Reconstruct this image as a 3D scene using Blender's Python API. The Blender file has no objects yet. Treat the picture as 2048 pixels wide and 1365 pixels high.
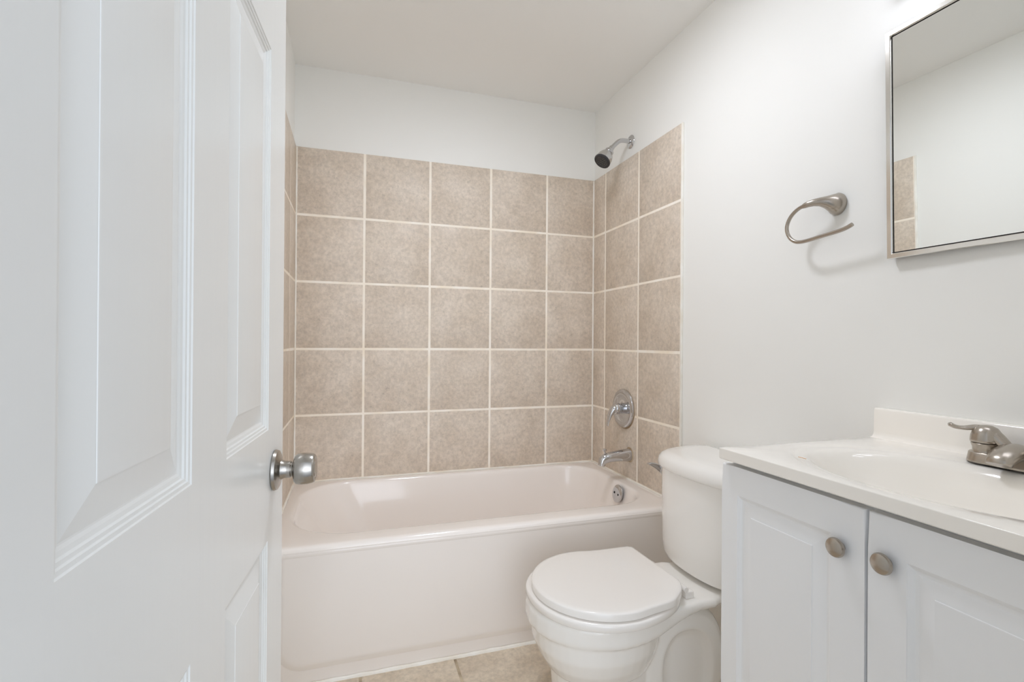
import bpy, bmesh, math, random
from mathutils import Vector, Matrix, noise
random.seed(7)
sc = bpy.context.scene
COL = sc.collection

# ------------------------------------------------------------------ camera
cam_data = bpy.data.cameras.new('camera')
cam_data.sensor_fit = 'HORIZONTAL'
cam_data.sensor_width = 36.0
cam_data.lens = 992.8 / 2048 * 36.0
cam_data.clip_start = 0.01
cam = bpy.data.objects.new('camera', cam_data)
COL.objects.link(cam)
YAW, PITCH, ROLL = 0.3102, 0.0020, 0.0071
fwd = Vector((math.sin(YAW) * math.cos(PITCH), math.cos(YAW) * math.cos(PITCH), math.sin(PITCH)))
rt = Vector((math.cos(YAW), -math.sin(YAW), 0))
up = rt.cross(fwd)
r2 = rt * math.cos(ROLL) + up * math.sin(ROLL)
u2 = -rt * math.sin(ROLL) + up * math.cos(ROLL)
M = Matrix((r2, u2, -fwd)).transposed().to_4x4()
M.translation = Vector((-1.2632, -2.4667, 1.0879))
cam.matrix_world = M
sc.camera = cam

# ------------------------------------------------------------------ world, exposure
HALL_ALL, FILL_CONE = 0.46, 1.95
W = bpy.data.worlds.new('hall_fill')
W.use_nodes = True
bg = W.node_tree.nodes['Background']
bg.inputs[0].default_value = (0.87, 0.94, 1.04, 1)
# hall light all round, plus an added fill cone from behind the camera (-y)
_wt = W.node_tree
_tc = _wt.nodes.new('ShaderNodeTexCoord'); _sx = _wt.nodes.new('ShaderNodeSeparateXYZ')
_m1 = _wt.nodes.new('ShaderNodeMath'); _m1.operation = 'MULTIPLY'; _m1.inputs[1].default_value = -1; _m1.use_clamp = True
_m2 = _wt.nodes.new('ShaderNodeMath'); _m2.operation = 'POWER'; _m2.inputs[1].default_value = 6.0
_m3 = _wt.nodes.new('ShaderNodeMath'); _m3.operation = 'MULTIPLY_ADD'; _m3.inputs[1].default_value = FILL_CONE; _m3.inputs[2].default_value = HALL_ALL
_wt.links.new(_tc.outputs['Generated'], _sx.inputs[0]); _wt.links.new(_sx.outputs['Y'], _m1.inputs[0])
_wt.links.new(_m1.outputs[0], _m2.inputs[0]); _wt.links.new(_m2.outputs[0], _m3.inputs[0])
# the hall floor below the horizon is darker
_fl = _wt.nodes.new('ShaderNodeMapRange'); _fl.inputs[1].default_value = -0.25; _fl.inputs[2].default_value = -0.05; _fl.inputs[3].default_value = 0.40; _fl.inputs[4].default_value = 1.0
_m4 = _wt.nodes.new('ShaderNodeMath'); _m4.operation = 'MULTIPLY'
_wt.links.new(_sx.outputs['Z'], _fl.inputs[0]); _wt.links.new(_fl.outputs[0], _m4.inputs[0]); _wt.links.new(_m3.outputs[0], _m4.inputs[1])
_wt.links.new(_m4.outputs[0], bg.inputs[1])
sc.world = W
sc.view_settings.view_transform = 'Standard'
sc.view_settings.look = 'None'
sc.view_settings.exposure = 0.82
sc.view_settings.gamma = 1.0
sc.view_settings.use_curve_mapping = False
sc.cycles.use_denoising = True
sc.cycles.max_bounces = 14
sc.cycles.diffuse_bounces = 10
sc.cycles.caustics_reflective = False
sc.cycles.caustics_refractive = False
BULB = 6.0          # strength of the bulbs of the light bar over the mirror

# ------------------------------------------------------------------ room numbers (metres)
XL, YF, ZC = -1.524, -2.235, 2.355     # left wall, door wall, ceiling; right wall x=0, back wall y=0
RIM = 0.4407                          # where tiles meet the tub
ROWS = [1.9764, 1.6664, 1.3599, 1.0495, 0.7434, RIM - 0.002]

# ------------------------------------------------------------------ helpers
ORG = {}

def link(o):
    COL.objects.link(o)
    return o

def tag(o, label=None, cat=None, group=None, kind=None):
    if label: o['label'] = label
    if cat: o['category'] = cat
    if group: o['group'] = group
    if kind: o['kind'] = kind
    return o

def thing(name, label, cat, loc, group=None):
    o = bpy.data.objects.new(name, None)
    o.empty_display_size = 0.05
    link(o)
    o.location = loc
    ORG[o.name] = Vector(loc)
    return tag(o, label, cat, group)

def obj(name, bm, mat, parent=None, loc=None, sharp=35, label=None, fix=True):
    """one mesh object; bm is in world coordinates"""
    org = ORG[parent.name] if parent else Vector(loc or (0, 0, 0))
    if fix:
        bmesh.ops.recalc_face_normals(bm, faces=bm.faces[:])
    bmesh.ops.translate(bm, verts=bm.verts[:], vec=-org)
    me = bpy.data.meshes.new(name)
    bm.to_mesh(me)
    bm.free()
    for m in (mat if isinstance(mat, (list, tuple)) else [mat]):
        me.materials.append(m)
    if sharp is not None:
        for p in me.polygons: p.use_smooth = True
        me.set_sharp_from_angle(angle=math.radians(sharp))
    o = bpy.data.objects.new(name, me)
    link(o)
    if parent:
        o.parent = parent
    else:
        o.location = org
    ORG[o.name] = org
    if label: o['label'] = label
    return o

def struct(name, bm, mat, parent=None, sharp=35):
    o = obj(name, bm, mat, parent, sharp=sharp)
    o['kind'] = 'structure'
    return o

def box(bm, x0, x1, y0, y1, z0, z1, bev=0.0, seg=2, mi=0):
    vs = [bm.verts.new((x, y, z)) for x in (x0, x1) for y in (y0, y1) for z in (z0, z1)]
    idx = [(0, 1, 3, 2), (4, 6, 7, 5), (0, 4, 5, 1), (2, 3, 7, 6), (0, 2, 6, 4), (1, 5, 7, 3)]
    fs = [bm.faces.new([vs[i] for i in f]) for f in idx]
    for f in fs: f.material_index = mi
    if bev > 0:
        es = set(e for f in fs for e in f.edges)
        r = bmesh.ops.bevel(bm, geom=list(es), offset=bev, segments=seg, affect='EDGES', profile=0.5)
        for f in r['faces']: f.material_index = mi
    return fs

def loft(bm, rings, cap0=True, cap1=True, closed=True, mi=0):
    vr = [[bm.verts.new(p) for p in r] for r in rings]
    n = len(vr[0])
    for a, b in zip(vr[:-1], vr[1:]):
        for i in range(n if closed else n - 1):
            j = (i + 1) % n
            f = bm.faces.new((a[i], a[j], b[j], b[i])); f.material_index = mi
    if cap0:
        f = bm.faces.new(vr[0][::-1]); f.material_index = mi
    if cap1:
        f = bm.faces.new(vr[-1]); f.material_index = mi
    return vr

def frame_from(axis):
    a = Vector(axis).normalized()
    h = Vector((0, 0, 1)) if abs(a.z) < 0.9 else Vector((1, 0, 0))
    u = a.cross(h).normalized()
    return u, a.cross(u).normalized(), a

def lathe(bm, prof, centre, axis, n=40, mi=0, cap0=True, cap1=True):
    """prof: (radius, distance along axis)"""
    u, v, a = frame_from(axis)
    c = Vector(centre)
    rings = []
    for r, d in prof:
        r = max(r, 1e-4)
        rings.append([c + a * d + (u * math.cos(t) + v * math.sin(t)) * r
                      for t in (2 * math.pi * i / n for i in range(n))])
    return loft(bm, rings, cap0, cap1, mi=mi)

def catmull(pts, k=8, closed=False):
    P = [Vector(p) for p in pts]
    out = []
    n = len(P)
    for i in range(n if closed else n - 1):
        p0 = P[(i - 1) % n] if (closed or i > 0) else P[0] * 2 - P[1]
        p1 = P[i]; p2 = P[(i + 1) % n]
        p3 = P[(i + 2) % n] if (closed or i + 2 < n) else P[-1] * 2 - P[-2]
        for j in range(k):
            t = j / k
            out.append(0.5 * ((2 * p1) + (p2 - p0) * t + (2 * p0 - 5 * p1 + 4 * p2 - p3) * t * t
                              + (3 * p1 - p0 - 3 * p2 + p3) * t ** 3))
    if not closed: out.append(P[-1])
    return out

def tube(bm, pts, rad, n=16, ratio=1.0, upv=None, mi=0):
    """rad: number or list (a, b) radii per point; ratio squashes the second axis"""
    P = [Vector(p) for p in pts]
    T = [(P[min(i + 1, len(P) - 1)] - P[max(i - 1, 0)]).normalized() for i in range(len(P))]
    u = Vector(upv) if upv else frame_from(T[0])[0]
    rings = []
    for i, (p, t) in enumerate(zip(P, T)):
        u = (u - t * u.dot(t)).normalized()
        v = t.cross(u)
        r = rad[i] if isinstance(rad, (list, tuple)) else rad
        if isinstance(r, (list, tuple)): ra, rb = r
        else: ra, rb = r, r * ratio
        rings.append([p + u * math.cos(a) * ra + v * math.sin(a) * rb
                      for a in (2 * math.pi * k / n for k in range(n))])
    return loft(bm, rings, mi=mi)

def rrect(x0, x1, y0, y1, z, rs, n=10):
    """rounded rectangle in plan; rs radii for (x1,y1),(x0,y1),(x0,y0),(x1,y0)"""
    if not isinstance(rs, (list, tuple)): rs = [rs] * 4
    cs = [(x1, y1, -1, -1, 0), (x0, y1, 1, -1, 90), (x0, y0, 1, 1, 180), (x1, y0, -1, 1, 270)]
    out = []
    for (cx, cy, sx, sy, a0), r in zip(cs, rs):
        r = max(r, 0.0005)
        for k in range(n + 1):
            a = math.radians(a0 + 90 * k / n)
            out.append(Vector((cx + sx * r + r * math.cos(a), cy + sy * r + r * math.sin(a), z)))
    return out

def offset_loop(pts, d, z=None):
    """move every point of a counter-clockwise plan loop inwards by d"""
    n = len(pts); out = []
    for i in range(n):
        t = (pts[(i + 1) % n] - pts[i - 1]); t.z = 0
        t = t.normalized() if t.length > 1e-9 else Vector((1, 0, 0))
        q = pts[i] + Vector((-t.y, t.x, 0)) * d
        if z is not None: q.z = z
        out.append(q)
    return out

# ------------------------------------------------------------------ materials
def srgb(r, g, b):
    f = lambda c: (c / 255) / 12.92 if c / 255 <= 0.04045 else ((c / 255 + 0.055) / 1.055) ** 2.4
    return (f(r), f(g), f(b), 1)

def mat(name, col, rough=0.5, metal=0.0, coat=0.0, ior=1.45, spec=0.5):
    m = bpy.data.materials.new(name)
    m.use_nodes = True
    b = m.node_tree.nodes['Principled BSDF']
    b.inputs['Base Color'].default_value = col
    b.inputs['Roughness'].default_value = rough
    b.inputs['Metallic'].default_value = metal
    b.inputs['IOR'].default_value = ior
    b.inputs['Specular IOR Level'].default_value = spec
    if coat:
        b.inputs['Coat Weight'].default_value = coat
        b.inputs['Coat Roughness'].default_value = 0.05
    return m

def N(m, t, **kw):
    n = m.node_tree.nodes.new(t)
    for k, v in kw.items(): setattr(n, k, v)
    return n

def L(m, a, b): m.node_tree.links.new(a, b)

def bump(m, scale, strength, dist=0.001, detail=3.0, stretch=None):
    tc = N(m, 'ShaderNodeTexCoord')
    mp = N(m, 'ShaderNodeMapping')
    if stretch: mp.inputs['Scale'].default_value = stretch
    nz = N(m, 'ShaderNodeTexNoise')
    nz.inputs['Scale'].default_value = scale
    nz.inputs['Detail'].default_value = detail
    bp = N(m, 'ShaderNodeBump')
    bp.inputs['Strength'].default_value = strength
    bp.inputs['Distance'].default_value = dist
    L(m, tc.outputs['Object'], mp.inputs['Vector'])
    L(m, mp.outputs['Vector'], nz.inputs['Vector'])
    L(m, nz.outputs['Fac'], bp.inputs['Height'])
    L(m, bp.outputs['Normal'], m.node_tree.nodes['Principled BSDF'].inputs['Normal'])
    return m

def tile_mat(name, c_lo, c_hi, rough=0.5):
    m = mat(name, c_lo, rough)
    b = m.node_tree.nodes['Principled BSDF']
    tc = N(m, 'ShaderNodeTexCoord')
    geo = N(m, 'ShaderNodeNewGeometry')
    off = N(m, 'ShaderNodeVectorMath', operation='SCALE')
    cmb = N(m, 'ShaderNodeCombineXYZ')
    for k in range(3): L(m, geo.outputs['Random Per Island'], cmb.inputs[k])
    L(m, cmb.outputs[0], off.inputs[0]); off.inputs['Scale'].default_value = 37.0
    add = N(m, 'ShaderNodeVectorMath', operation='ADD')
    L(m, tc.outputs['Object'], add.inputs[0]); L(m, off.outputs[0], add.inputs[1])
    n1 = N(m, 'ShaderNodeTexNoise'); n1.inputs['Scale'].default_value = 7; n1.inputs['Detail'].default_value = 5; n1.inputs['Roughness'].default_value = 0.6
    n2 = N(m, 'ShaderNodeTexNoise'); n2.inputs['Scale'].default_value = 62; n2.inputs['Detail'].default_value = 5; n2.inputs['Roughness'].default_value = 0.75
    n3 = N(m, 'ShaderNodeTexNoise'); n3.inputs['Scale'].default_value = 55; n3.inputs['Detail'].default_value = 2
    for n in (n1, n2, n3): L(m, add.outputs[0], n.inputs['Vector'])
    r1 = N(m, 'ShaderNodeMapRange'); r1.inputs[1].default_value = 0.35; r1.inputs[2].default_value = 0.65
    L(m, n1.outputs['Fac'], r1.inputs[0])
    mx = N(m, 'ShaderNodeMix', data_type='RGBA')
    mx.inputs[6].default_value = c_lo; mx.inputs[7].default_value = c_hi
    L(m, r1.outputs[0], mx.inputs[0])
    r2_ = N(m, 'ShaderNodeMapRange'); r2_.inputs[1].default_value = 0.36; r2_.inputs[2].default_value = 0.64
    r2_.inputs[3].default_value = 0.86; r2_.inputs[4].default_value = 1.11
    L(m, n2.outputs['Fac'], r2_.inputs[0])
    mul = N(m, 'ShaderNodeVectorMath', operation='SCALE')
    L(m, mx.outputs[2], mul.inputs[0]); L(m, r2_.outputs[0], mul.inputs['Scale'])
    # sparse darker pits
    r3 = N(m, 'ShaderNodeMapRange'); r3.inputs[1].default_value = 0.26; r3.inputs[2].default_value = 0.36
    r3.inputs[3].default_value = 0.86; r3.inputs[4].default_value = 1.0
    L(m, n3.outputs['Fac'], r3.inputs[0])
    mul2 = N(m, 'ShaderNodeVectorMath', operation='SCALE')
    L(m, mul.outputs[0], mul2.inputs[0]); L(m, r3.outputs[0], mul2.inputs['Scale'])
    L(m, mul2.outputs[0], b.inputs['Base Color'])
    bp = N(m, 'ShaderNodeBump'); bp.inputs['Strength'].default_value = 0.25; bp.inputs['Distance'].default_value = 0.0008
    L(m, n2.outputs['Fac'], bp.inputs['Height']); L(m, bp.outputs['Normal'], b.inputs['Normal'])
    return m

def grout_mat(name, c1, c2, lo=0.4, hi=0.75):
    m = mat(name, c1, 0.8)
    b = m.node_tree.nodes['Principled BSDF']
    tc = N(m, 'ShaderNodeTexCoord')
    nz = N(m, 'ShaderNodeTexNoise'); nz.inputs['Scale'].default_value = 9; nz.inputs['Detail'].default_value = 6
    L(m, tc.outputs['Object'], nz.inputs['Vector'])
    r = N(m, 'ShaderNodeMapRange'); r.inputs[1].default_value = lo; r.inputs[2].default_value = hi
    L(m, nz.outputs['Fac'], r.inputs[0])
    mx = N(m, 'ShaderNodeMix', data_type='RGBA'); mx.inputs[6].default_value = c1; mx.inputs[7].default_value = c2
    L(m, r.outputs[0], mx.inputs[0]); L(m, mx.outputs[2], b.inputs['Base Color'])
    return m

WALL = bump(mat('wall_paint', srgb(240, 240, 237), 0.58), 160, 0.12, 0.0006)
CEIL = bump(mat('ceiling_paint', srgb(243, 243, 241), 0.7), 120, 0.1, 0.0006)
TILE = tile_mat('wall_tile', srgb(207, 193, 177), srgb(219, 207, 193), 0.42)
FTILE = tile_mat('floor_tile', srgb(200, 185, 165), srgb(216, 203, 184), 0.45)
GROUT = grout_mat('grout', srgb(252, 246, 236), srgb(244, 230, 208))
FGROUT = grout_mat('floor_grout', srgb(214, 198, 172), srgb(110, 92, 70))
CAULK = grout_mat('white_caulk', srgb(244, 242, 236), srgb(230, 222, 206))
DOORP = bump(mat('door_gloss_paint', srgb(232, 233, 231), 0.22), 14, 0.10, 0.0008, 4, (6, 6, 0.35))
ENAMEL = mat('tub_enamel', srgb(243, 237, 232), 0.13, coat=0.4)
CHINA = mat('toilet_china', srgb(243, 241, 237), 0.10, coat=0.5)
PLASTIC = mat('seat_plastic', srgb(243, 240, 236), 0.16, coat=0.2)
CABINET = mat('cabinet_thermofoil', srgb(240, 241, 242), 0.34)
CABIN = mat('cabinet_inside', srgb(150, 140, 128), 0.7)
MARBLE = mat('cultured_marble', srgb(248, 244, 237), 0.12, coat=0.4)
CHROME = mat('chrome', (0.60, 0.60, 0.61, 1), 0.06, 1.0)
NICKEL = bump(mat('brushed_nickel', srgb(178, 170, 160), 0.27, 1.0), 60, 0.08, 0.0003, 2, (1, 1, 12))
STEELK = mat('satin_steel', srgb(176, 172, 166), 0.24, 1.0)
DARK = mat('dark_rubber', srgb(52, 52, 54), 0.45)
HOLE = mat('dark_hole', srgb(30, 26, 24), 0.9)
RUST = grout_mat('rust_stain', srgb(150, 120, 84), srgb(196, 178, 152), 0.35, 0.6)
MIRROR = mat('mirror_glass', (0.88, 0.90, 0.885, 1), 0.005, 1.0)
FRAMEM = mat('mirror_frame_metal', srgb(224, 222, 218), 0.14, 1.0)
BULBM = bpy.data.materials.new('lit_bulb'); BULBM.use_nodes = True
_b = BULBM.node_tree.nodes['Principled BSDF']
_b.inputs['Base Color'].default_value = (0.9, 0.9, 0.9, 1)
_b.inputs['Emission Color'].default_value = (0.91, 0.935, 1.05, 1)
_b.inputs['Emission Strength'].default_value = BULB

# ------------------------------------------------------------------ room shell
T = 0.10
def slab(name, *a, m=WALL, parent=None):
    bm = bmesh.new(); box(bm, *a); return struct(name, bm, m, parent, sharp=None)

wall_back = slab('wall_back', XL - T, T, 0, T, 0, ZC + T)
wall_right = slab('wall_right', 0, T, YF - T, 0, 0, ZC + T)
wall_left = slab('wall_left', XL - T, XL, YF - T, 0, 0, ZC + T)
slab('ceiling', XL, 0, YF, 0, ZC, ZC + T, m=CEIL)
bm = bmesh.new()                                   # wall with the doorway the camera looks through
DX0, DX1, DZ = -1.452, -0.712, 2.045
box(bm, XL, DX0, YF - T, YF, 0, ZC + T)
box(bm, DX1, 0, YF - T, YF, 0, ZC + T)
box(bm, DX0, DX1, YF - T, YF, DZ, ZC + T)
struct('wall_front', bm, WALL, sharp=None)
# door lining
bm = bmesh.new()
box(bm, DX0, DX0 + 0.012, YF - T - 0.004, YF + 0.002, 0, DZ)
box(bm, DX1 - 0.012, DX1, YF - T - 0.004, YF + 0.002, 0, DZ)
box(bm, DX0 + 0.012, DX1 - 0.012, YF - T - 0.004, YF + 0.002, DZ - 0.012, DZ)
struct('trim_1', bm, DOORP, sharp=None)

# floor: grout bed with tiles
bm = bmesh.new(); box(bm, XL - T, T, YF - T, T, -0.06, -0.0015)
floor = struct('floor', bm, FGROUT, sharp=None)
bm = bmesh.new()
G = 0.0045
fx = [-0.922 + 0.3105 * k for k in range(-2, 4)]
fy = [-1.045 - 0.3105 * k for k in range(-1, 6)]
fx = [XL] + [v for v in fx if XL + 0.02 < v < -0.02] + [0]
fy = sorted([YF - T] + [v for v in fy if YF < v < -0.79] + [-0.770])
for a, b in zip(fx[:-1], fx[1:]):
    for c, d in zip(fy[:-1], fy[1:]):
        box(bm, a + G, b - G, c + G, d - G, -0.010, 0.0, 0.0015, 1)
floor_tiles = struct('floor_tile', bm, FTILE, floor)

# wall tiles
def tile_panel(name, parent, axis, cols, th=0.008, g=0.0050, flip=1):
    """axis 'y': on the back wall; 'x': on a side wall (cols are y values)"""
    bm = bmesh.new(); bg_ = bmesh.new()
    zt = ROWS[0]; zb = ROWS[-1]
    for i, (a, b) in enumerate(zip(cols[:-1], cols[1:])):
        for j, (t, u) in enumerate(zip(ROWS[:-1], ROWS[1:])):
            top = t - (g if j else 0)
            w = [random.uniform(-0.0007, 0.0007) for _ in range(4)]
            ga = g if i else 0.002
            gb = g if i < len(cols) - 2 else 0.001
            if axis == 'y':
                box(bm, a + ga + w[0], b - gb + w[1], -th, -0.001, u + g + w[2], top + w[3] * (j > 0), 0.0014, 2)
            else:
                X = parent_x[name]
                x0, x1 = (X - th, X - 0.001) if flip > 0 else (X + 0.001, X + th)
                box(bm, x0, x1, a + ga + w[0], b - gb + w[1], u + g + w[2], top + w[3] * (j > 0), 0.0014, 2)
    d = th - 0.0006
    if axis == 'y': box(bg_, cols[0], cols[-1], -d, -0.0005, zb, zt - 0.001)
    else:
        X = parent_x[name]
        x0, x1 = (X - d, X - 0.0005) if flip > 0 else (X + 0.0005, X + d)
        box(bg_, x0, x1, cols[0], cols[-1], zb, zt - 0.001)
    struct('wall_tile', bm, TILE, parent)
    struct('grout', bg_, GROUT, parent, sharp=None)
parent_x = {'R': 0.0, 'L': XL}
tile_panel('B', wall_back, 'y', [XL + 0.001, XL + 0.3093, XL + 0.6203, XL + 0.9306, XL + 1.240, -0.001])
tile_panel('R', wall_right, 'x', [-0.7687, -0.4577, -0.1399, -0.009], flip=1)
tile_panel('L', wall_left, 'x', [-0.7687, -0.5180, -0.2100, -0.009], flip=-1)

# white caulk in the inner corners, down the tile ends and round the tub
def wobbly_bead(bm, pts, r, amp=0.0007, n=6):
    P = []
    for a, b in zip(pts[:-1], pts[1:]):
        a, b = Vector(a), Vector(b); k = max(2, int((b - a).length / 0.02))
        P += [a.lerp(b, i / k) for i in range(k)]
    P.append(Vector(pts[-1]))
    rr = [r * (1 + 0.22 * noise.noise(p * 31)) for p in P]
    P = [p + noise.noise_vector(p * 17) * amp for p in P]
    tube(bm, P, rr, n)
bm = bmesh.new(); wobbly_bead(bm, [(XL + 0.0095, -0.0095, RIM), (XL + 0.0095, -0.0095, ROWS[0] - 0.004)], 0.0052); struct('trim_2', bm, CAULK)
bm = bmesh.new(); wobbly_bead(bm, [(-0.0095, -0.0095, RIM), (-0.0095, -0.0095, ROWS[0] - 0.004)], 0.0050); struct('trim_3', bm, CAULK)
for k, X in ((4, -0.0045), (5, XL + 0.0045)):
    bm = bmesh.new(); box(bm, X - 0.0044, X + 0.0044, -0.7775, -0.7690, 0.44, ROWS[0] + 0.001, 0.002, 2); struct('trim_%d' % k, bm, CAULK)
bm = bmesh.new(); wobbly_bead(bm, [(-0.010, -0.70, RIM - 0.002), (-0.010, -0.010, RIM - 0.002), (XL + 0.010, -0.010, RIM - 0.002), (XL + 0.010, -0.70, RIM - 0.002)], 0.0045, 0.001); struct('trim_6', bm, CAULK)
bm = bmesh.new(); wobbly_bead(bm, [(XL + 0.01, -0.7800, 0.000), (-0.01, -0.7800, 0.000)], 0.0080, 0.0022, 8); struct('trim_7', bm, CAULK)

# ------------------------------------------------------------------ panelled faces (door, cabinet doors)
def panel_board(P, us, vs, thick, panels, prof, edge=0.0015):
    """P(u, v, d): board coordinates to world, d = depth behind the face. us, vs: cut positions;
    panels: set of (i, j) cells; prof: [(inset, depth), ...]"""
    bm = bmesh.new()
    V = {}
    def v(u, w, d):
        k = (round(u, 5), round(w, 5), round(d, 5))
        if k not in V: V[k] = bm.verts.new(P(u, w, d))
        return V[k]
    for i in range(len(us) - 1):
        for j in range(len(vs) - 1):
            a, b, c, d = us[i], us[i + 1], vs[j], vs[j + 1]
            if (i, j) not in panels:
                bm.faces.new((v(a, c, 0), v(b, c, 0), v(b, d, 0), v(a, d, 0)))
            else:
                prev = None
                for ins, dep in [(0, 0)] + list(prof):
                    cur = [v(a + ins, c + ins, dep), v(b - ins, c + ins, dep), v(b - ins, d - ins, dep), v(a + ins, d - ins, dep)]
                    if prev:
                        for q in range(4):
                            bm.faces.new((prev[q], prev[(q + 1) % 4], cur[(q + 1) % 4], cur[q]))
                    prev = cur
                bm.faces.new(prev)
    # rim and back
    def border():
        out = [(u, vs[0]) for u in us] + [(us[-1], w) for w in vs[1:]] + [(u, vs[-1]) for u in us[::-1][1:]] + [(us[0], w) for w in vs[::-1][1:-1]]
        return out
    B = border(); n = len(B)
    for q in range(n):
        (a, b), (c, d) = B[q], B[(q + 1) % n]
        bm.faces.new((v(a, b, 0), v(a, b, thick), v(c, d, thick), v(c, d, 0)))
    bm.faces.new([v(a, b, thick) for a, b in B])
    return bm

# ------------------------------------------------------------------ the open six-panel door
EX, EY, A = -1.3813, -1.4979, 0.075
UD = Vector((-math.sin(A), -math.cos(A), 0)); ND = Vector((math.cos(A), -math.sin(A), 0))
def PD(u, v, d): return Vector((EX, EY, 0)) + UD * u - ND * d + Vector((0, 0, v))
s_, w_, m_ = 0.105, 0.2032, 0.1039
us = [0, s_, s_ + w_, s_ + w_ + m_, s_ + 2 * w_ + m_, 2 * s_ + 2 * w_ + m_]
vs = [0.012, 0.235, 0.7708, 0.9462, 1.5483, 1.6600, 1.930, 2.035]
prof = [(0.0010, 0.0014), (0.0042, 0.0018), (0.0052, 0.0034), (0.0080, 0.0038), (0.0092, 0.0056), (0.0125, 0.0064), (0.0150, 0.0076), (0.0165, 0.0078), (0.0450, 0.0018), (0.0453, 0.0012), (0.0475, 0.0009)]
door = struct('door_1', panel_board(PD, us, vs, 0.035, {(1, 1), (3, 1), (1, 3), (3, 3), (1, 5), (3, 5)}, prof), DOORP, sharp=8)
# knob
KU, KZ = 0.064, 0.8725
kc = PD(KU, KZ, 0)
bm = bmesh.new()
lathe(bm, [(0.0325, 0.0), (0.0335, 0.0020), (0.0320, 0.0062), (0.0285, 0.0080), (0.0215, 0.0090), (0.0165, 0.0115), (0.0142, 0.0165),
           (0.0138, 0.0220), (0.0140, 0.0260), (0.0120, 0.0270)], kc, ND, 48)
rose = struct('door_knob', bm, STEELK, door); rose['label'] = 'satin steel door knob'
bm = bmesh.new()
lathe(bm, [(0.0118, 0.0268), (0.0125, 0.0290), (0.0165, 0.0305), (0.0220, 0.0325), (0.0250, 0.0360), (0.0262, 0.044), (0.0258, 0.053), (0.0243, 0.0605),
           (0.0232, 0.0630), (0.0210, 0.0645), (0.0190, 0.0645), (0.0165, 0.0635), (0.0155, 0.0635), (0.0140, 0.0650), (0.006, 0.0655), (0.0001, 0.0655)], kc, ND, 48)
struct('knob', bm, STEELK, rose)
for z in (0.25, 1.05, 1.80):
    bm = bmesh.new(); lathe(bm, [(0.006, 0), (0.006, 0.09)], PD(0.727, z, 0.006), (0, 0, 1), 16)
    struct('hinge', bm, STEELK, door)

# ------------------------------------------------------------------ bathtub
tub = thing('bathtub', 'off-white alcove bathtub against the tiled back wall', 'bathtub', (-0.762, -0.785, 0))
YT = -0.787
bm = bmesh.new()
def outer(ins, z): return rrect(XL + 0.0095 + ins * 0.3, -0.0095 - ins * 0.3, YT + ins, -0.0095 - ins * 0.3, z, 0.004 + ins * .3, 12)
OR = (0.165, 0.215, 0.215, 0.165)
def opening(grow, z, k=0.0):
    return rrect(-1.462 - grow + 0.20 * k, -0.082 + grow - 0.05 * k, -0.690 - grow + 0.05 * k, -0.052 + grow - 0.06 * k, z,
                 [r + grow - 0.06 * k for r in OR], 12)
zr = 0.4385
rings = [outer(0.004, 0.402), outer(0, 0.408), outer(0.0, 0.419), outer(0.003, 0.4285), outer(0.0085, 0.4350), outer(0.016, zr - 0.0007), outer(0.024, zr),
         opening(0.018, zr), opening(0.010, zr - 0.0012), opening(0.004, zr - 0.0055), opening(0, zr - 0.013), opening(-0.003, zr - 0.026),
         opening(-0.004, 0.38, 0.12), opening(-0.004, 0.30, 0.38), opening(-0.004, 0.20, 0.75), opening(-0.006, 0.14, 1.0), opening(-0.020, 0.105, 1.12),
         opening(-0.050, 0.088, 1.3), opening(-0.12, 0.082, 1.3)]
loft(bm, rings, cap0=False, cap1=True)
obj('basin', bm, ENAMEL, tub, sharp=60, fix=False)
# apron with raised panel
bm = bmesh.new()
box(bm, XL + 0.010, -0.010, -0.7745, -0.735, 0.0, 0.402)
def apr(ins, y):
    r = 0.062 - ins
    x0, x1, z0, z1 = -1.466 + ins, -0.055 - ins, 0.064 + ins, 0.424
    out = []
    for (cx, cz, a0) in ((x0 + r, z0 + r, 180), (x1 - r, z0 + r, 270)):
        for k in range(11):
            a = math.radians(a0 + 9 * k)
            out.append(Vector((cx + r * math.cos(a), y, cz + r * math.sin(a))))
    out += [Vector((x1, y, z1)), Vector((x0, y, z1))]
    return out
loft(bm, [apr(-0.021, -0.7735), apr(-0.019, -0.7748), apr(-0.001, -0.7848), apr(0.003, -0.7862), apr(0.010, -0.7868)], cap0=False)
# end strips so that the rim turns down into the skirt
obj('apron', bm, ENAMEL, tub, sharp=40)
# overflow plate
oc = Vector((-0.100, -0.448, 0.395)); oa = Vector((-1, 0, 0.20)).normalized()
bm = bmesh.new()
lathe(bm, [(0.033, -0.006), (0.0390, 0.0), (0.0405, 0.003), (0.0395, 0.006), (0.036, 0.0085), (0.022, 0.0100), (0.0001, 0.0105)], oc, oa, 48)
op = obj('overflow_plate', bm, CHROME, tub, label='round chrome overflow plate')
u, v, a = frame_from(oa)
for sgn in (-1, 1):
    bm = bmesh.new(); c = oc + Vector((0, sgn * 0.0165, 0.0015 * sgn)) + oa * 0.0088
    lathe(bm, [(0.0048, 0.0), (0.0048, 0.0022), (0.0001, 0.0024)], c, oa, 20)
    obj('screw', bm, HOLE, op)

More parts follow.
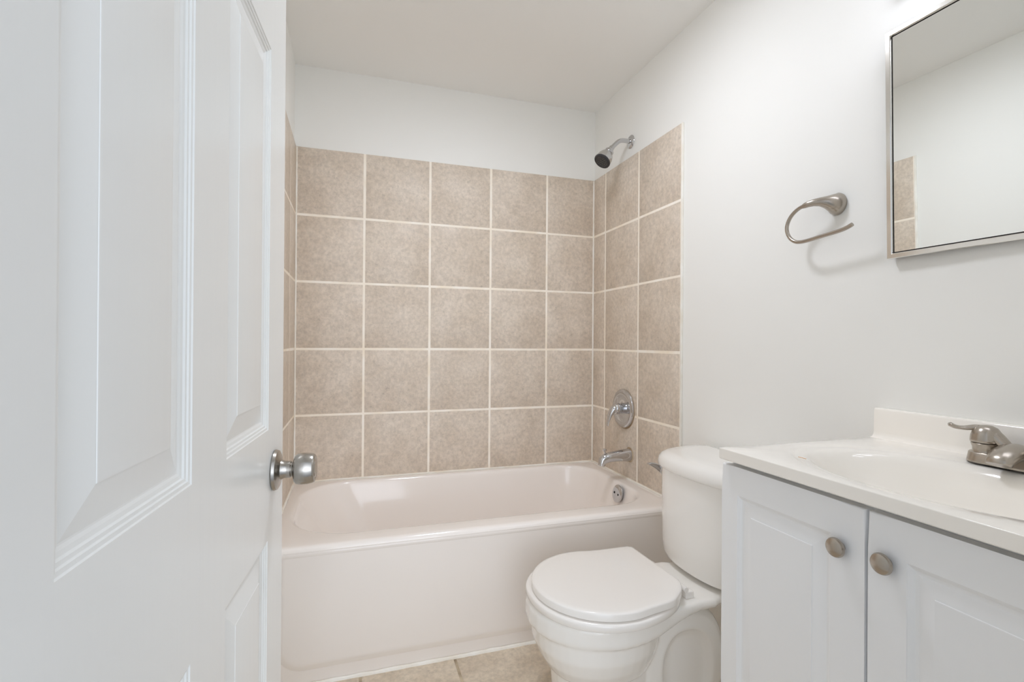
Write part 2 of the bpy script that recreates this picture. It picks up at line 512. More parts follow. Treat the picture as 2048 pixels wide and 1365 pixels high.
# tub spout
SP = Vector((-0.008, -0.392, 0.556))
t = thing('tub_spout', 'chrome tub spout below the shower lever on the right tiled wall', 'faucet', SP)
bm = bmesh.new()
path = [(0, 0, 0), (-0.02, 0, 0.000), (-0.055, 0, -0.001), (-0.090, 0, -0.003), (-0.112, 0, -0.005), (-0.130, 0, -0.010), (-0.142, 0, -0.019), (-0.147, 0, -0.032), (-0.148, 0, -0.042)]
rad = [(0.0300, 0.0300), (0.0290, 0.0290), (0.0265, 0.0265), (0.0240, 0.0240), (0.0225, 0.0230), (0.0210, 0.0225), (0.0185, 0.0205), (0.0170, 0.0175), (0.0165, 0.0168)]
tube(bm, [SP + Vector(p) for p in path], rad, 28, upv=(0, 1, 0))
obj('spout_body', bm, CHROME, t, sharp=50)
bm = bmesh.new()
lathe(bm, [(0.0045, 0.0), (0.0045, 0.018), (0.0090, 0.020), (0.0095, 0.027), (0.0060, 0.0305), (0.0001, 0.031)], SP + Vector((-0.130, 0, 0.006)), (-.12, 0, 1), 20)
obj('diverter_knob', bm, CHROME, t)
bm = bmesh.new(); lathe(bm, [(0.036, -0.0004), (0.0355, 0.0006), (0.030, 0.0030), (0.027, 0.0035)], SP + Vector((-0.0002, 0, 0)), (-1, 0, 0), 36)
obj('rust_ring', bm, RUST, t, label='rusty ring of old caulk at the wall')

# mixer valve
VC = Vector((-0.008, -0.340, 0.770))
t = thing('shower_valve', 'round chrome shower mixer with a single lever on the right tiled wall', 'shower valve', VC)
bm = bmesh.new()
lathe(bm, [(0.093, 0.0), (0.0935, 0.005), (0.091, 0.011), (0.084, 0.0150), (0.074, 0.0160), (0.063, 0.0120), (0.035, 0.0100), (0.027, 0.0100)], VC, (-1, 0, 0), 64)
obj('escutcheon', bm, CHROME, t)
bm = bmesh.new()
lathe(bm, [(0.0965, -0.0004), (0.0965, 0.0008), (0.093, 0.0014)], VC + Vector((0, 0, -0.003)), (-1, 0, 0), 48)
obj('rust_ring', bm, RUST, t, label='thin rusty stain around the plate')
bm = bmesh.new()
lathe(bm, [(0.0255, 0.009), (0.0255, 0.022), (0.0230, 0.023), (0.0230, 0.028), (0.0265, 0.029), (0.0270, 0.046), (0.0245, 0.053), (0.018, 0.058), (0.0001, 0.060)], VC, (-1, 0, 0), 36)
P = catmull([VC + Vector(p) for p in ((-0.040, 0, 0.002), (-0.058, 0.001, -0.004), (-0.072, 0.003, -0.024), (-0.080, 0.005, -0.050), (-0.088, 0.006, -0.082))], 6)
k = len(P)
rad = [((0.023 * (1 - f) + 0.0100 * f) if f < .8 else 0.0110, 0.020 * (1 - f) ** 1.3 + 0.0034) for f in (i / (k - 1) for i in range(k))]
tube(bm, P, rad, 20, upv=(0, 1, 0))
obj('lever_handle', bm, CHROME, t, sharp=50)

# shower head and arm
SC = Vector((0.0, -0.373, 2.053))
t = thing('wall_shower', 'small chrome shower head on a bent arm above the tiles', 'shower head', SC)
bm = bmesh.new(); lathe(bm, [(0.031, 0), (0.0315, 0.002), (0.029, 0.005), (0.020, 0.0085), (0.0125, 0.0105), (0.0115, 0.0105)], SC, (-1, 0, 0), 40)
obj('flange', bm, CHROME, t)
bm = bmesh.new()
armp = catmull([SC + Vector(p) for p in ((0, 0, 0), (-0.030, 0, 0.001), (-0.052, 0, -0.001), (-0.070, 0, -0.010), (-0.094, 0, -0.033), (-0.108, 0, -0.047))], 6)
tube(bm, armp, 0.0105, 20)
obj('shower_arm', bm, CHROME, t)
hd = Vector((-0.60, -0.10, -0.79)).normalized()
hc = SC + Vector((-0.101, 0, -0.040))
bm = bmesh.new()
lathe(bm, [(0.0115, 0.0), (0.0135, 0.002), (0.0135, 0.014), (0.0155, 0.016), (0.0160, 0.026)], hc, hd, 8)
lathe(bm, [(0.0200, 0.0255), (0.0225, 0.028), (0.0230, 0.038), (0.0205, 0.0400)], hc, hd, 36)
obj('collar', bm, CHROME, t)
bm = bmesh.new()
lathe(bm, [(0.0190, 0.0395), (0.0250, 0.043), (0.0315, 0.053), (0.0360, 0.066), (0.0385, 0.082), (0.0395, 0.090), (0.0375, 0.092)], hc, hd, 44)
obj('head_body', bm, mat('satin_chrome', (0.62, 0.62, 0.62, 1), 0.18, 1.0), t)
bm = bmesh.new()
lathe(bm, [(0.0392, 0.0905), (0.0402, 0.093), (0.0395, 0.098), (0.035, 0.1015), (0.032, 0.1000), (0.012, 0.0985), (0.0001, 0.0985)], hc, hd, 44)
face = obj('spray_face', bm, DARK, t, label='dark grey spray face')
u, v, a = frame_from(hd)
bm = bmesh.new()
for rr, n in ((0.0, 1), (0.009, 6), (0.018, 12), (0.026, 18)):
    for i in range(n):
        an = 2 * math.pi * i / n
        lathe(bm, [(0.0014, -0.001), (0.0012, 0.0020), (0.0001, 0.0022)], hc + a * 0.0992 + (u * math.cos(an) + v * math.sin(an)) * rr, hd, 6)
obj('nozzles', bm, mat('nozzle_rubber', srgb(130, 128, 120), 0.5), face)['kind'] = 'stuff'

# ------------------------------------------------------------------ toilet
CY = -1.152
toilet = thing('toilet', 'white two-piece toilet with closed lid between the bathtub and the vanity', 'toilet', (-0.40, CY, 0))
def half_w(x):
    pts = [(-0.785, 0.0), (-0.780, 0.045), (-0.765, 0.082), (-0.735, 0.121), (-0.69, 0.156), (-0.64, 0.177), (-0.585, 0.186), (-0.53, 0.182), (-0.47, 0.168), (-0.41, 0.150),
           (-0.36, 0.139), (-0.31, 0.134), (-0.262, 0.134), (-0.245, 0.126), (-0.21, 0.112), (-0.06, 0.105)]
    for (a, b), (c, d) in zip(pts[:-1], pts[1:]):
        if a <= x <= c: return b + (d - b) * (x - a) / (c - a)
    return 0.105
def rim_loop(z, ins=0.0):
    xs = [-0.785, -0.7835, -0.779, -0.772, -0.762, -0.748, -0.73, -0.70, -0.66, -0.62, -0.585, -0.55, -0.51, -0.47, -0.43, -0.39, -0.35, -0.31, -0.275, -0.262, -0.252, -0.24, -0.20, -0.13, -0.06]
    up_ = [Vector((x, CY + half_w(x), 0)) for x in xs]
    dn = [Vector((x, CY - half_w(x), 0)) for x in xs[1:]]
    lp = (up_[::-1] + dn)            # ccw seen from above: +y side going to -x, then back
    lp = offset_loop(lp, ins)
    for p in lp: p.z = z(p.x) if callable(z) else z
    return lp
def zb(x):
    if x < -0.52: return 0.290
    f = min(1, (x + 0.52) / 0.24); f = f * f * (3 - 2 * f)
    return 0.290 + 0.032 * f
bm = bmesh.new()
loft(bm, [rim_loop(lambda x: zb(x), 0.012), rim_loop(lambda x: zb(x) + 0.004, 0.002), rim_loop(lambda x: zb(x) + 0.014, -0.001), rim_loop(0.338, 0.0), rim_loop(0.345, 0.0025), rim_loop(0.349, 0.008), rim_loop(0.350, 0.016)])
def egg(x0, x1, h, z, n=40, p=2.2, xm=None):
    """plan oval from x0 (front) to x1 (rear), half width h"""
    xc = xm if xm is not None else (x0 + x1) / 2
    out = []
    for i in range(n):
        a = 2 * math.pi * i / n
        c, s = math.cos(a), math.sin(a)
        rx = (x1 - xc) if c > 0 else (xc - x0)
        out.append(Vector((xc + rx * math.copysign(abs(c) ** (2 / p), c), CY + h * math.copysign(abs(s) ** (2 / p), s), z)))
    return out
loft(bm, [egg(-0.660, -0.46, 0.080, 0.140, xm=-.57), egg(-0.700, -0.44, 0.114, 0.150, xm=-.575), egg(-0.729, -0.425, 0.138, 0.172, xm=-.58), egg(-0.749, -0.412, 0.156, 0.205, xm=-.585), egg(-0.766, -0.402, 0.170, 0.245, xm=-.585),
          egg(-0.770, -0.395, 0.174, 0.300, xm=-.585)])
# pedestal
loft(bm, [egg(-0.712, -0.11, 0.120, 0.000, p=2.8, xm=-.52), egg(-0.712, -0.11, 0.121, 0.012, p=2.8, xm=-.52), egg(-0.702, -0.14, 0.108, 0.030, p=2.8, xm=-.52), egg(-0.702, -0.36, 0.103, 0.055, p=2.6, xm=-.56), egg(-0.707, -0.40, 0.106, 0.12, p=2.6, xm=-.56), egg(-0.71, -0.41, 0.110, 0.18, p=2.6, xm=-.56), egg(-0.68, -0.42, 0.100, 0.30, p=2.6)])
# rounded trapway housing with shallow oval recess each side
def trap(sx, sz, y, cx=-0.335, cz=0.145):
    out = []
    for i in range(48):
        a = 2 * math.pi * i / 48
        c, s = math.cos(a), math.sin(a)
        out.append(Vector((cx + sx * math.copysign(abs(c) ** 0.85, c), y, max(0.0, cz + sz * math.copysign(abs(s) ** 0.85, s)))))
    return out
for sg in (-1, 1):
    H = lambda d: CY + sg * d
    loft(bm, [trap(0.150, 0.180, H(0.0)), trap(0.146, 0.178, H(0.072)), trap(0.138, 0.170, H(0.090)), trap(0.122, 0.154, H(0.102)), trap(0.098, 0.128, H(0.106)),
              trap(0.088, 0.118, H(0.107)), trap(0.078, 0.108, H(0.099)), trap(0.064, 0.092, H(0.0905)), trap(0.05, 0.075, H(0.089))])
bowl = obj('bowl', bm, CHINA, toilet, sharp=180)
md = bowl.modifiers.new('remesh', 'REMESH'); md.mode = 'VOXEL'; md.voxel_size = 0.0042; md.use_smooth_shade = True
md = bowl.modifiers.new('smooth', 'SMOOTH'); md.iterations = 5; md.factor = 0.5

# seat ring and lid
def loop_from(pts, k=6):
    return catmull([Vector((x, y, 0)) for x, y in pts], k, closed=True)
seat_pts = [(x + 0.006 * max(0, min(1, (-0.45 - x) / 0.2)), y) for x, y in [(-0.362, -1.035), (-0.42, -0.985), (-0.50, -0.958), (-0.585, -0.949), (-0.665, -0.966), (-0.735, -1.015), (-0.778, -1.085), (-0.787, -1.165), (-0.768, -1.243),
            (-0.718, -1.310), (-0.645, -1.351), (-0.565, -1.361), (-0.49, -1.347), (-0.425, -1.318), (-0.378, -1.278), (-0.352, -1.235), (-0.347, -1.15)]]
sl = loop_from(seat_pts)
bm = bmesh.new()
loft(bm, [offset_loop(sl, 0.014, 0.3522), offset_loop(sl, 0.002, 0.3526), offset_loop(sl, 0.0, 0.3545), offset_loop(sl, 0.0, 0.3690), offset_loop(sl, 0.0018, 0.3722), offset_loop(sl, 0.006, 0.3738), offset_loop(sl, 0.055, 0.3740),
          offset_loop(sl, 0.062, 0.372), offset_loop(sl, 0.064, 0.366), offset_loop(sl, 0.060, 0.3524), offset_loop(sl, 0.014, 0.3522)], cap0=False, cap1=False)
bmesh.ops.remove_doubles(bm, verts=bm.verts[:], dist=0.00005)
seat = obj('seat', bm, PLASTIC, toilet, sharp=60)
front = []
for i in range(15):
    a = math.radians(72 + 216 * i / 14)
    front.append((-0.573 + 0.197 * math.cos(a), -1.161 + 0.193 * math.sin(a)))
lid_pts = front + [(-0.440, -1.331), (-0.405, -1.308), (-0.376, -1.282), (-0.357, -1.252)]
lid_back = [(-0.352, -1.235), (-0.354, -1.15), (-0.356, -1.06), (-0.357, -0.992)]
lid_l = [(-0.370, -0.982), (-0.42, -0.981), (-0.465, -0.981)]
lp = catmull([Vector((x, y, 0)) for x, y in lid_pts], 4) + [Vector((x, y, 0)) for x, y in lid_back] + catmull([Vector((x, y, 0)) for x, y in lid_l + [front[0]]], 4)[:-1]
lp = [p for i, p in enumerate(lp) if (p - lp[i - 1]).length > 0.0008]
# resample so the rows stay even
bm = bmesh.new()
def shrink(pts, d, z):
    c = Vector((-0.53, -1.155, 0)); f = 1 - d / 0.19
    return [Vector((c.x + (p.x - c.x) * f, c.y + (p.y - c.y) * f, z)) for p in pts]
loft(bm, [shrink(lp, d, z) for d, z in ((0.035, 0.3768), (0.002, 0.3770), (0.0, 0.3785), (0.0, 0.3940), (0.0010, 0.3965), (0.0035, 0.3985), (0.012, 0.3996), (0.045, 0.4005), (0.09, 0.4008))])
obj('lid', bm, PLASTIC, toilet, sharp=50)
for y in (-1.248, -1.062):
    bm = bmesh.new(); box(bm, -0.345, -0.317, y - 0.012, y + 0.014, 0.349, 0.3700, 0.003, 3)
    lathe(bm, [(0.007, 0), (0.008, 0.001), (0.008, 0.027), (0.007, 0.028)], (-0.345, y - 0.014, 0.3775), (0, 1, 0), 16)
    obj('hinge', bm, PLASTIC, toilet)

# tank
TY = -1.137
def tank_loop(hw, xf, bow, z, r=0.04, xb=-0.022, n=30):
    """front bowed towards -x; corner radius via superellipse blend"""
    out = []
    for i in range(n + 1):                     # front: +y side to -y side
        tt = 1 - 2 * i / n
        e = max(0.0, 1 - abs(tt) ** 7) ** (1 / 2.2)
        out.append(Vector((xb + (xf + bow * tt * tt - xb) * (0.30 + 0.70 * e), TY + hw * tt, z)))
    k = 6
    for i in range(k + 1):
        out.append(Vector((xb, TY - hw * 0.985 + 2 * hw * 0.985 * i / k, z)))
    return out
bm = bmesh.new()
TK = [(0.168, -0.236, 0.3600), (0.186, -0.252, 0.3625), (0.194, -0.262, 0.370), (0.199, -0.2665, 0.385), (0.203, -0.268, 0.42), (0.209, -0.268, 0.52), (0.213, -0.267, 0.664)]
loft(bm, [tank_loop(h, xf, 0.042, z) for h, xf, z in TK])
obj('tank', bm, CHINA, toilet, sharp=60)
bm = bmesh.new()
LK = [(0.214, -0.267, 0.6655), (0.222, -0.275, 0.667), (0.2245, -0.278, 0.673), (0.2245, -0.278, 0.684), (0.222, -0.275, 0.697), (0.215, -0.266, 0.708), (0.203, -0.252, 0.7145), (0.188, -0.236, 0.7170), (0.16, -0.20, 0.7175)]
loft(bm, [tank_loop(h, xf, 0.042, z, xb=-0.018 - (0.2245 - h) * 0.4) for h, xf, z in LK])
obj('tank_lid', bm, CHINA, toilet, sharp=60)
bm = bmesh.new()
lc = Vector((-0.175, TY + 0.208, 0.632))
lathe(bm, [(0.016, -0.003), (0.0165, 0.004), (0.013, 0.008), (0.008, 0.010), (0.008, 0.018)], lc, (0, 1, 0), 24)
P = catmull([lc + Vector(p) for p in ((0.0, 0.015, -0.010), (-0.010, 0.021, -0.006), (-0.030, 0.024, 0.006), (-0.052, 0.025, 0.016), (-0.066, 0.025, 0.018))], 5)
lathe(bm, [(0.019, 0.010), (0.021, 0.013), (0.021, 0.019), (0.017, 0.024), (0.0001, 0.026)], lc + Vector((0, 0, -0.006)), (0, 1, 0), 28)
tube(bm, P, [(0.0075, 0.0140 * (1 - i / len(P)) + 0.003) for i in range(len(P))], 14, upv=(0, 1, 0))
obj('flush_lever', bm, CHROME, toilet, sharp=50, label='chrome flush lever')
# ------------------------------------------------------------------ vanity cabinet
VX, VY0, VY1 = -0.4755, -1.562, -2.196
van = thing('vanity_cabinet', 'white vanity cabinet with two raised-panel doors under the sink top', 'cabinet', (-0.24, -1.88, 0))
bm = bmesh.new()
box(bm, -0.4565, -0.004, VY0 - 0.004, VY0 - 0.020, 0.0, 0.833)
box(bm, -0.4565, -0.004, VY1 + 0.004, VY1 + 0.020, 0.0, 0.833)
box(bm, -0.4560, -0.438, VY1 + 0.0201, VY0 - 0.0201, 0.785, 0.833)
box(bm, -0.4560, -0.438, VY1 + 0.0201, VY0 - 0.0201, 0.085, 0.125)
box(bm, -0.4560, -0.438, VY0 - 0.0201, VY0 - 0.045, 0.125, 0.785)
box(bm, -0.4560, -0.438, VY1 + 0.0201, VY1 + 0.045, 0.125, 0.785)
box(bm, -0.395, -0.378, VY1 + 0.0201, VY0 - 0.0201, 0.0, 0.085)
box(bm, -0.437, -0.006, VY1 + 0.0201, VY0 - 0.0201, 0.10, 0.115)
obj('carcass', bm, CABINET, van, sharp=None)
cprof = [(0.0010, 0.0014), (0.0040, 0.0030), (0.0080, 0.0066), (0.0110, 0.0074), (0.0130, 0.0076), (0.0350, 0.0024), (0.0368, 0.0022), (0.0375, 0.0008)]
def cab_door(y0, y1, knob_y, kz, sl, sr):
    """y0 left edge (towards the tub), y1 right edge"""
    def P(u, v, d): return Vector((VX + d, y0 - u, v))
    wdt = y0 - y1
    z0, z1 = 0.105, 0.8225
    bm = bmesh.new()
    uu = [0.0, sl, wdt - sr, wdt]; vv = [z0, z0 + 0.058, z1 - 0.0600, z1]
    bmx = panel_board(lambda u, v, d: P(u, v, d), uu, vv, 0.018, {(1, 1)}, cprof)
    # routed outer edge
    es = [e for e in bmx.edges if len(e.link_faces) == 2 and all(abs(v.co.x - VX) < 1e-6 for v in e.verts)
          and (all(abs(v.co.y - y0) < 1e-6 for v in e.verts) or all(abs(v.co.y - y1) < 1e-6 for v in e.verts)
               or all(abs(v.co.z - z0) < 1e-6 for v in e.verts) or all(abs(v.co.z - z1) < 1e-6 for v in e.verts))]
    bmesh.ops.bevel(bmx, geom=es, offset=0.0045, segments=3, affect='EDGES', profile=0.5)
    bm.free()
    d = obj('door', bmx, CABINET, van, sharp=12)
    bm = bmesh.new()
    c = Vector((VX, knob_y, kz))
    lathe(bm, [(0.0085, -0.001), (0.0075, 0.003), (0.0070, 0.006), (0.0095, 0.0080), (0.0150, 0.0095), (0.0165, 0.0115), (0.0165, 0.0135), (0.0150, 0.0165), (0.0100, 0.0190), (0.0050, 0.0200), (0.0001, 0.0203)], c, (-1, 0, 0), 40)
    obj('knob', bm, NICKEL, d, label='brushed nickel knob')
cab_door(-1.554, -1.8785, -1.8375, 0.7460, 0.046, 0.060)
cab_door(-1.8840, -2.1960, -1.9140, 0.7510, 0.058, 0.058)

# sink top: slab, backsplash and integral oval basin
top = thing('countertop', 'cream cultured marble sink top with oval basin and backsplash on the vanity', 'countertop', (-0.24, -1.88, 0.834))
bm = bmesh.new()
X0, X1, Y0, Y1 = -0.4895, -0.0005, -2.206, -1.561
bcx, bcy = -0.272, -1.880
def edge_pt(a, ins=0.0):
    x0, x1, y0, y1 = X0 + ins, X1 - ins * 0.0, Y0 + ins, Y1 - ins
    dx, dy = math.cos(a), math.sin(a)
    tx = ((x1 if dx > 0 else x0) - bcx) / dx if abs(dx) > 1e-9 else 1e9
    ty = ((y1 if dy > 0 else y0) - bcy) / dy if abs(dy) > 1e-9 else 1e9
    q = min(tx, ty)
    return bcx + dx * q, bcy + dy * q
corners = [math.atan2(y - bcy, x - bcx) for x in (X0, X1) for y in (Y0, Y1)]
ang = sorted(set([2 * math.pi * i / 96 - math.pi for i in range(96)]))
for c in corners:
    j = min(range(len(ang)), key=lambda i: abs(ang[i] - c)); ang[j] = c
ZT, ZB = 0.8580, 0.8340
def rect(z, ins=0.0): 
    out = []
    for a in ang:
        x, y = edge_pt(a)
        x = min(max(x, X0 + ins), X1); y = min(max(y, Y0 + ins), Y1 - ins)
        out.append(Vector((x, y, z)))
    return out
def oval(rx, ry, z, dx=0.0, p=2.0):
    return [Vector((bcx + dx + rx * math.copysign(abs(math.cos(a)) ** (2 / p), math.cos(a)), bcy + ry * math.copysign(abs(math.sin(a)) ** (2 / p), math.sin(a)), z)) for a in ang]
rings = [rect(ZB, 0.002), rect(ZB + 0.002), rect(ZT - 0.0015), rect(ZT - 0.0004, 0.0006), rect(ZT, 0.0018),
         oval(0.196, 0.292, ZT, 0.004), oval(0.190, 0.286, ZT - 0.0012, 0.003), oval(0.184, 0.279, ZT - 0.0034, 0.002), oval(0.180, 0.274, ZT - 0.0038),
         oval(0.171, 0.262, ZT - 0.0042), oval(0.164, 0.253, ZT - 0.0060), oval(0.158, 0.244, ZT - 0.0105), oval(0.150, 0.234, ZT - 0.021),
         oval(0.140, 0.218, ZT - 0.042), oval(0.122, 0.190, ZT - 0.075), oval(0.092, 0.145, ZT - 0.108), oval(0.055, 0.085, ZT - 0.125), oval(0.022, 0.024, ZT - 0.130)]
loft(bm, rings, cap0=False, cap1=True)
obj('sink_slab', bm, MARBLE, top, sharp=28, fix=False)
bm = bmesh.new()
prof_ = [(-0.0005, 0.9300), (-0.0165, 0.9300), (-0.0195, 0.9285), (-0.0210, 0.9255), (-0.0220, 0.872), (-0.0235, 0.8655), (-0.0275, 0.8605), (-0.034, 0.8583), (-0.040, 0.8578), (-0.0005, 0.8575)]
loft(bm, [[Vector((x, y, z)) for x, z in prof_] for y in (Y1 - 0.0005, Y1 - 0.002, Y0 + 0.002, Y0 + 0.0005)])
obj('backsplash', bm, MARBLE, top, sharp=40)
bm = bmesh.new(); lathe(bm, [(0.023, 0), (0.024, 0.002), (0.019, 0.003), (0.012, 0.001), (0.0001, 0.0)], (bcx, bcy, ZT - 0.1305), (0, 0, 1), 32)
obj('drain', bm, CHROME, top, label='chrome drain')
bm = bmesh.new(); box(bm, -0.398, -0.396, -1.700, -1.682, ZT - 0.0004, ZT + 0.0002, 0, 1)
obj('stain', bm, mat('orange_stain', srgb(214, 160, 104), 0.6), top, label='tiny orange stain on the rim')
# faucet
FX, FY = -0.074, -1.872
fz = ZT
fau = thing('sink_faucet', 'brushed nickel sink faucet with lever handles at the back of the basin', 'faucet', (FX, FY, fz))
bm = bmesh.new()
def stadium(hx, hy, z, n=14):
    out = []
    for i in range(n + 1):
        a = math.pi * i / n
        out.append(Vector((FX + hx * math.cos(a), FY + (hy - hx) + hx * math.sin(a), z)))
    for i in range(n + 1):
        a = math.pi + math.pi * i / n
        out.append(Vector((FX + hx * math.cos(a), FY - (hy - hx) + hx * math.sin(a), z)))
    return out
loft(bm, [stadium(0.0285, 0.0800, fz), stadium(0.0290, 0.0805, fz + 0.001), stadium(0.0285, 0.0800, fz + 0.004), stadium(0.0262, 0.0775, fz + 0.0185), stadium(0.0240, 0.0755, fz + 0.0205), stadium(0.016, 0.068, fz + 0.021)])
obj('base_plate', bm, NICKEL, fau, sharp=45)
# spout: broad body rising behind the basin and dropping to a short outlet
bm = bmesh.new()
P = catmull([(FX + 0.012, FY, fz + 0.004), (FX + 0.006, FY, fz + 0.022), (FX - 0.012, FY, fz + 0.030), (FX - 0.036, FY, fz + 0.027), (FX - 0.055, FY, fz + 0.018), (FX - 0.060, FY, fz + 0.010)], 6)
k = len(P)
tube(bm, P, [(0.033 - 0.014 * (i / (k - 1)), 0.020 - 0.009 * (i / (k - 1))) for i in range(k)], 26, upv=(0, 1, 0))
obj('spout', bm, NICKEL, fau, sharp=60)
for sg in (1, -1):
    hx, hy = FX - 0.003, FY + sg * 0.0490
    bm = bmesh.new()
    lathe(bm, [(0.0215, 0.0), (0.0210, 0.003), (0.0212, 0.009), (0.0232, 0.0150), (0.0236, 0.0170), (0.0228, 0.0180)], (hx, hy, fz + 0.0205), (0, 0, 1), 40)
    hub = obj('handle_base', bm, NICKEL, fau, sharp=40)
    bm = bmesh.new()
    hz = fz + 0.0390
    lathe(bm, [(0.0232, 0.0), (0.0246, 0.0008), (0.0248, 0.005), (0.0240, 0.013), (0.0215, 0.0215), (0.0165, 0.0290), (0.0085, 0.0335), (0.0001, 0.0345)], (hx, hy, hz), (0.02, 0, 1), 40)
    # tail that sweeps down over the plate
    P = catmull([(hx, hy + sg * 0.002, hz + 0.018), (hx, hy - sg * 0.014, hz + 0.0135), (hx, hy - sg * 0.028, hz + 0.002), (hx, hy - sg * 0.044, hz - 0.0150)], 6)
    tube(bm, P, [(0.0170 - 0.006 * (i / (len(P) - 1)), 0.0150 - 0.0085 * (i / (len(P) - 1))) for i in range(len(P))], 20, upv=(1, 0, 0))
    # lever
    P = catmull([(hx, hy + sg * 0.006, hz + 0.0265), (hx - 0.004, hy + sg * 0.018, hz + 0.0270), (hx - 0.011, hy + sg * 0.030, hz + 0.0245), (hx - 0.020, hy + sg * 0.041, hz + 0.0255), (hx - 0.027, hy + sg * 0.049, hz + 0.0310)], 6)
    k = len(P)
    tube(bm, P, [(0.0070 + 0.0030 * (i / (k - 1)), (0.0070 - 0.0032 * min(1, 1.6 * i / (k - 1)) + 0.002 * max(0, i / (k - 1) - .6))) if i < k - 1 else (0.006, 0.0025) for i in range(k)], 18, upv=(1, 0, 0))
    obj('lever_handle', bm, NICKEL, fau, sharp=60)

# ------------------------------------------------------------------ mirror
MY, MT = 0.021, 0.021                     # small yaw towards the door, small lean forward
mn = Vector((-1, -MY, -MT)).normalized()
mh = Vector((0, 0, 1)).cross(mn).normalized()      # towards -y... sign fixed below
if mh.y > 0: mh = -mh
mv = mh.cross(mn).normalized()
if mv.z < 0: mv = -mv
MP = Vector((-0.024, -1.592, 1.2965))
MW, MHT = 0.60, 0.548
def PM(u, v, d): return MP + mh * u + mv * v - mn * d
mir = thing('wall_mirror', 'thin metal-framed mirror on the right wall above the vanity', 'mirror', PM(MW / 2, MHT / 2, 0))
def frame_ring(i0, i1, d): return [PM(i0, i0, d), PM(MW - i0, i0, d), PM(MW - i0, MHT - i0, d), PM(i0, MHT - i0, d)]
bm = bmesh.new()
fr = 0.0135
loft(bm, [frame_ring(0.0, 0, 0.016), frame_ring(0, 0, 0.0012), frame_ring(0.0012, 0, 0.0), frame_ring(fr - 0.003, 0, 0.0), frame_ring(fr - 0.0015, 0, 0.0010), frame_ring(fr, 0, 0.0048), frame_ring(fr, 0, 0.016), frame_ring(0.0, 0, 0.016)], cap0=False, cap1=False)
bmesh.ops.remove_doubles(bm, verts=bm.verts[:], dist=1e-5)
obj('frame', bm, FRAMEM, mir, sharp=25, label='thin polished metal frame')
bm = bmesh.new()
loft(bm, [frame_ring(fr - 0.001, 0, 0.0046), frame_ring(fr - 0.001, 0, 0.0090)])
obj('mirror_glass', bm, MIRROR, mir, sharp=None)
bm = bmesh.new()
loft(bm, [frame_ring(fr - 0.0012, 0, 0.0044), frame_ring(fr + 0.0016, 0, 0.0044), frame_ring(fr + 0.0016, 0, 0.0047), frame_ring(fr - 0.0012, 0, 0.0047), frame_ring(fr - 0.0012, 0, 0.0044)], cap0=False, cap1=False)
bmesh.ops.remove_doubles(bm, verts=bm.verts[:], dist=1e-6)
obj('gasket', bm, HOLE, mir, sharp=None, label='dark line inside the frame')
bm = bmesh.new()                          # mounting block behind
loft(bm, [frame_ring(0.06, 0, 0.0161), [Vector((-0.0006, p.y, p.z)) for p in frame_ring(0.06, 0, 0.016)]])
obj('backing', bm, HOLE, mir, sharp=None)

# ------------------------------------------------------------------ paper holder
HC = Vector((0, -1.4440, 1.4720))
t = thing('towel_ring', 'brushed nickel open-ended ring holder on the wall left of the mirror', 'towel ring', HC)
bm = bmesh.new()
rings = []
path = [(0.0, 0.0, 0.0), (-0.004, 0.000, 0.0), (-0.010, 0.000, 0.001), (-0.020, 0.003, 0.003), (-0.032, 0.010, 0.0055), (-0.043, 0.019, 0.0075), (-0.052, 0.030, 0.0075), (-0.058, 0.042, 0.0060), (-0.060, 0.052, 0.0040), (-0.060, 0.058, 0.0030)]
sz = [(0.0265, 0.030), (0.0270, 0.0305), (0.0255, 0.0290), (0.0220, 0.0235), (0.0175, 0.0165), (0.0135, 0.0120), (0.0105, 0.0098), (0.0085, 0.0086), (0.0070, 0.0075), (0.0052, 0.0060)]
n = 32
for i, (p, (a_, b_)) in enumerate(zip(path, sz)):
    c = HC + Vector(p)
    q0 = Vector(path[max(0, i - 1)]); q1 = Vector(path[min(len(path) - 1, i + 1)])
    tt = (q1 - q0).normalized() if i > 1 else Vector((-1, 0.15, 0)).normalized()
    if i == 0: tt = Vector((-1, 0, 0))
    uu_ = Vector((0, 0, 1)); vv_ = tt.cross(uu_).normalized(); uu_ = vv_.cross(tt)
    rings.append([c + uu_ * b_ * math.cos(2 * math.pi * k / n) + vv_ * a_ * math.sin(2 * math.pi * k / n) for k in range(n)])
loft(bm, rings)
obj('mounting_post', bm, NICKEL, t, sharp=60)
bm = bmesh.new()
RX = -0.060
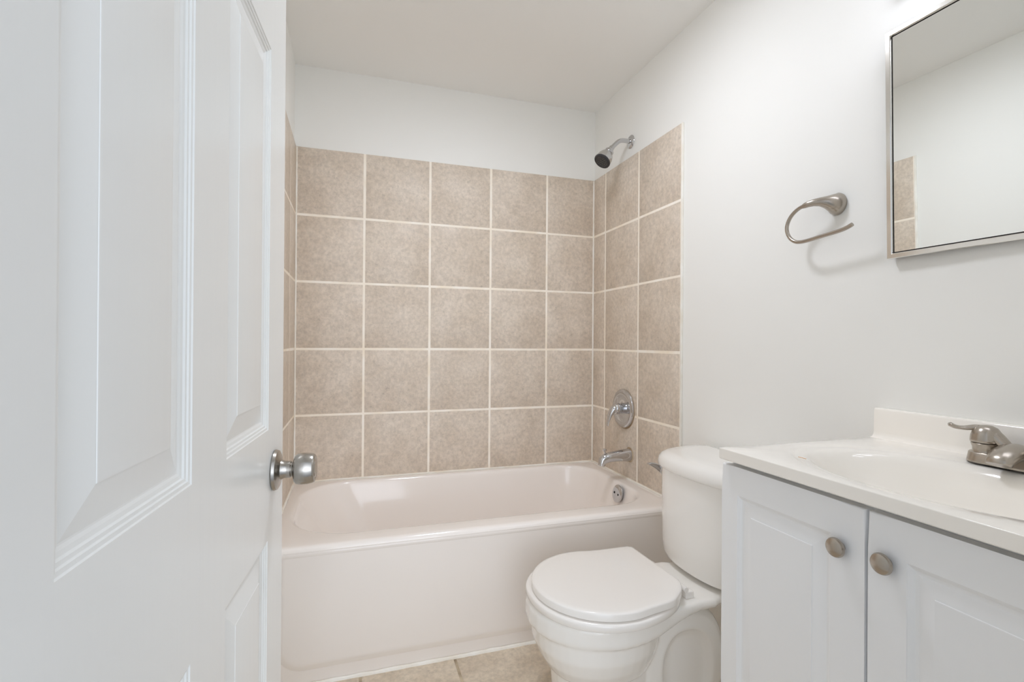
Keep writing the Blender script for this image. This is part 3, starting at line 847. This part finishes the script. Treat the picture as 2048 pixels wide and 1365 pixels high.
pts = [(RX + y * 0, y, z) for y, z in ((-1.3930, 1.4757), (-1.3792, 1.4742), (-1.3646, 1.4690), (-1.3490, 1.4586), (-1.3376, 1.4439), (-1.3323, 1.4270), (-1.3352, 1.4091),
       (-1.3455, 1.3925), (-1.3615, 1.3808), (-1.3800, 1.3765), (-1.4048, 1.3766), (-1.4388, 1.3792), (-1.4714, 1.3816), (-1.4948, 1.3834), (-1.5100, 1.3856), (-1.5219, 1.3886), (-1.5320, 1.3925))]
tube(bm, catmull(pts, 6), 0.0052, 16)
obj('ring', bm, NICKEL, t, sharp=60)

# ------------------------------------------------------------------ light bar over the mirror
LB = Vector((0, -1.87, 2.0))
t = thing('vanity_light', 'chrome light bar with round bulbs on the wall above the mirror', 'wall light', LB)
bm = bmesh.new(); box(bm, -0.030, -0.0005, -2.135, -1.612, 1.935, 2.045, 0.008, 3)
bm_ = obj('backplate', bm, FRAMEM, t)
for i in range(3):
    y = -1.70 - 0.17 * i
    bm = bmesh.new(); lathe(bm, [(0.030, 0.029), (0.030, 0.034), (0.020, 0.040), (0.017, 0.050)], (0, y, 1.99), (-1, 0, 0), 32)
    s = obj('socket', bm, CHROME, t)
    bm = bmesh.new(); lathe(bm, [(0.0001, 0.046)] + [(0.040 * math.sin(math.radians(a)), 0.092 - 0.040 * math.cos(math.radians(a))) for a in range(20, 180, 10)] + [(0.0001, 0.132)], (0, y, 1.99), (-1, 0, 0), 32)
    obj('light_bulb', bm, BULBM, t, label='lit round bulb')

# ------------------------------------------------------------------ ceiling lamp
CL = Vector((-0.74, -1.09, ZC))
t = thing('ceiling_lamp', 'round white flush disc lamp on the bathroom ceiling', 'ceiling lamp', CL)
bm = bmesh.new(); lathe(bm, [(0.138, 0.0005), (0.141, 0.004), (0.141, 0.020), (0.134, 0.024)], CL, (0, 0, -1), 48)
obj('lamp_base', bm, CHINA, t)
DOME = mat('lit_dome', (0.9, 0.9, 0.9, 1), 0.4)
_d = DOME.node_tree.nodes['Principled BSDF']
_d.inputs['Emission Color'].default_value = (0.93, 0.965, 1.05, 1)
_d.inputs['Emission Strength'].default_value = 33.0
bm = bmesh.new(); lathe(bm, [(0.126 * math.cos(math.radians(a)), 0.023 + 0.012 * math.sin(math.radians(a))) for a in range(0, 90, 10)] + [(0.0001, 0.035)], CL, (0, 0, -1), 48)
obj('lamp_dome', bm, DOME, t, sharp=60, label='lit frosted dome')
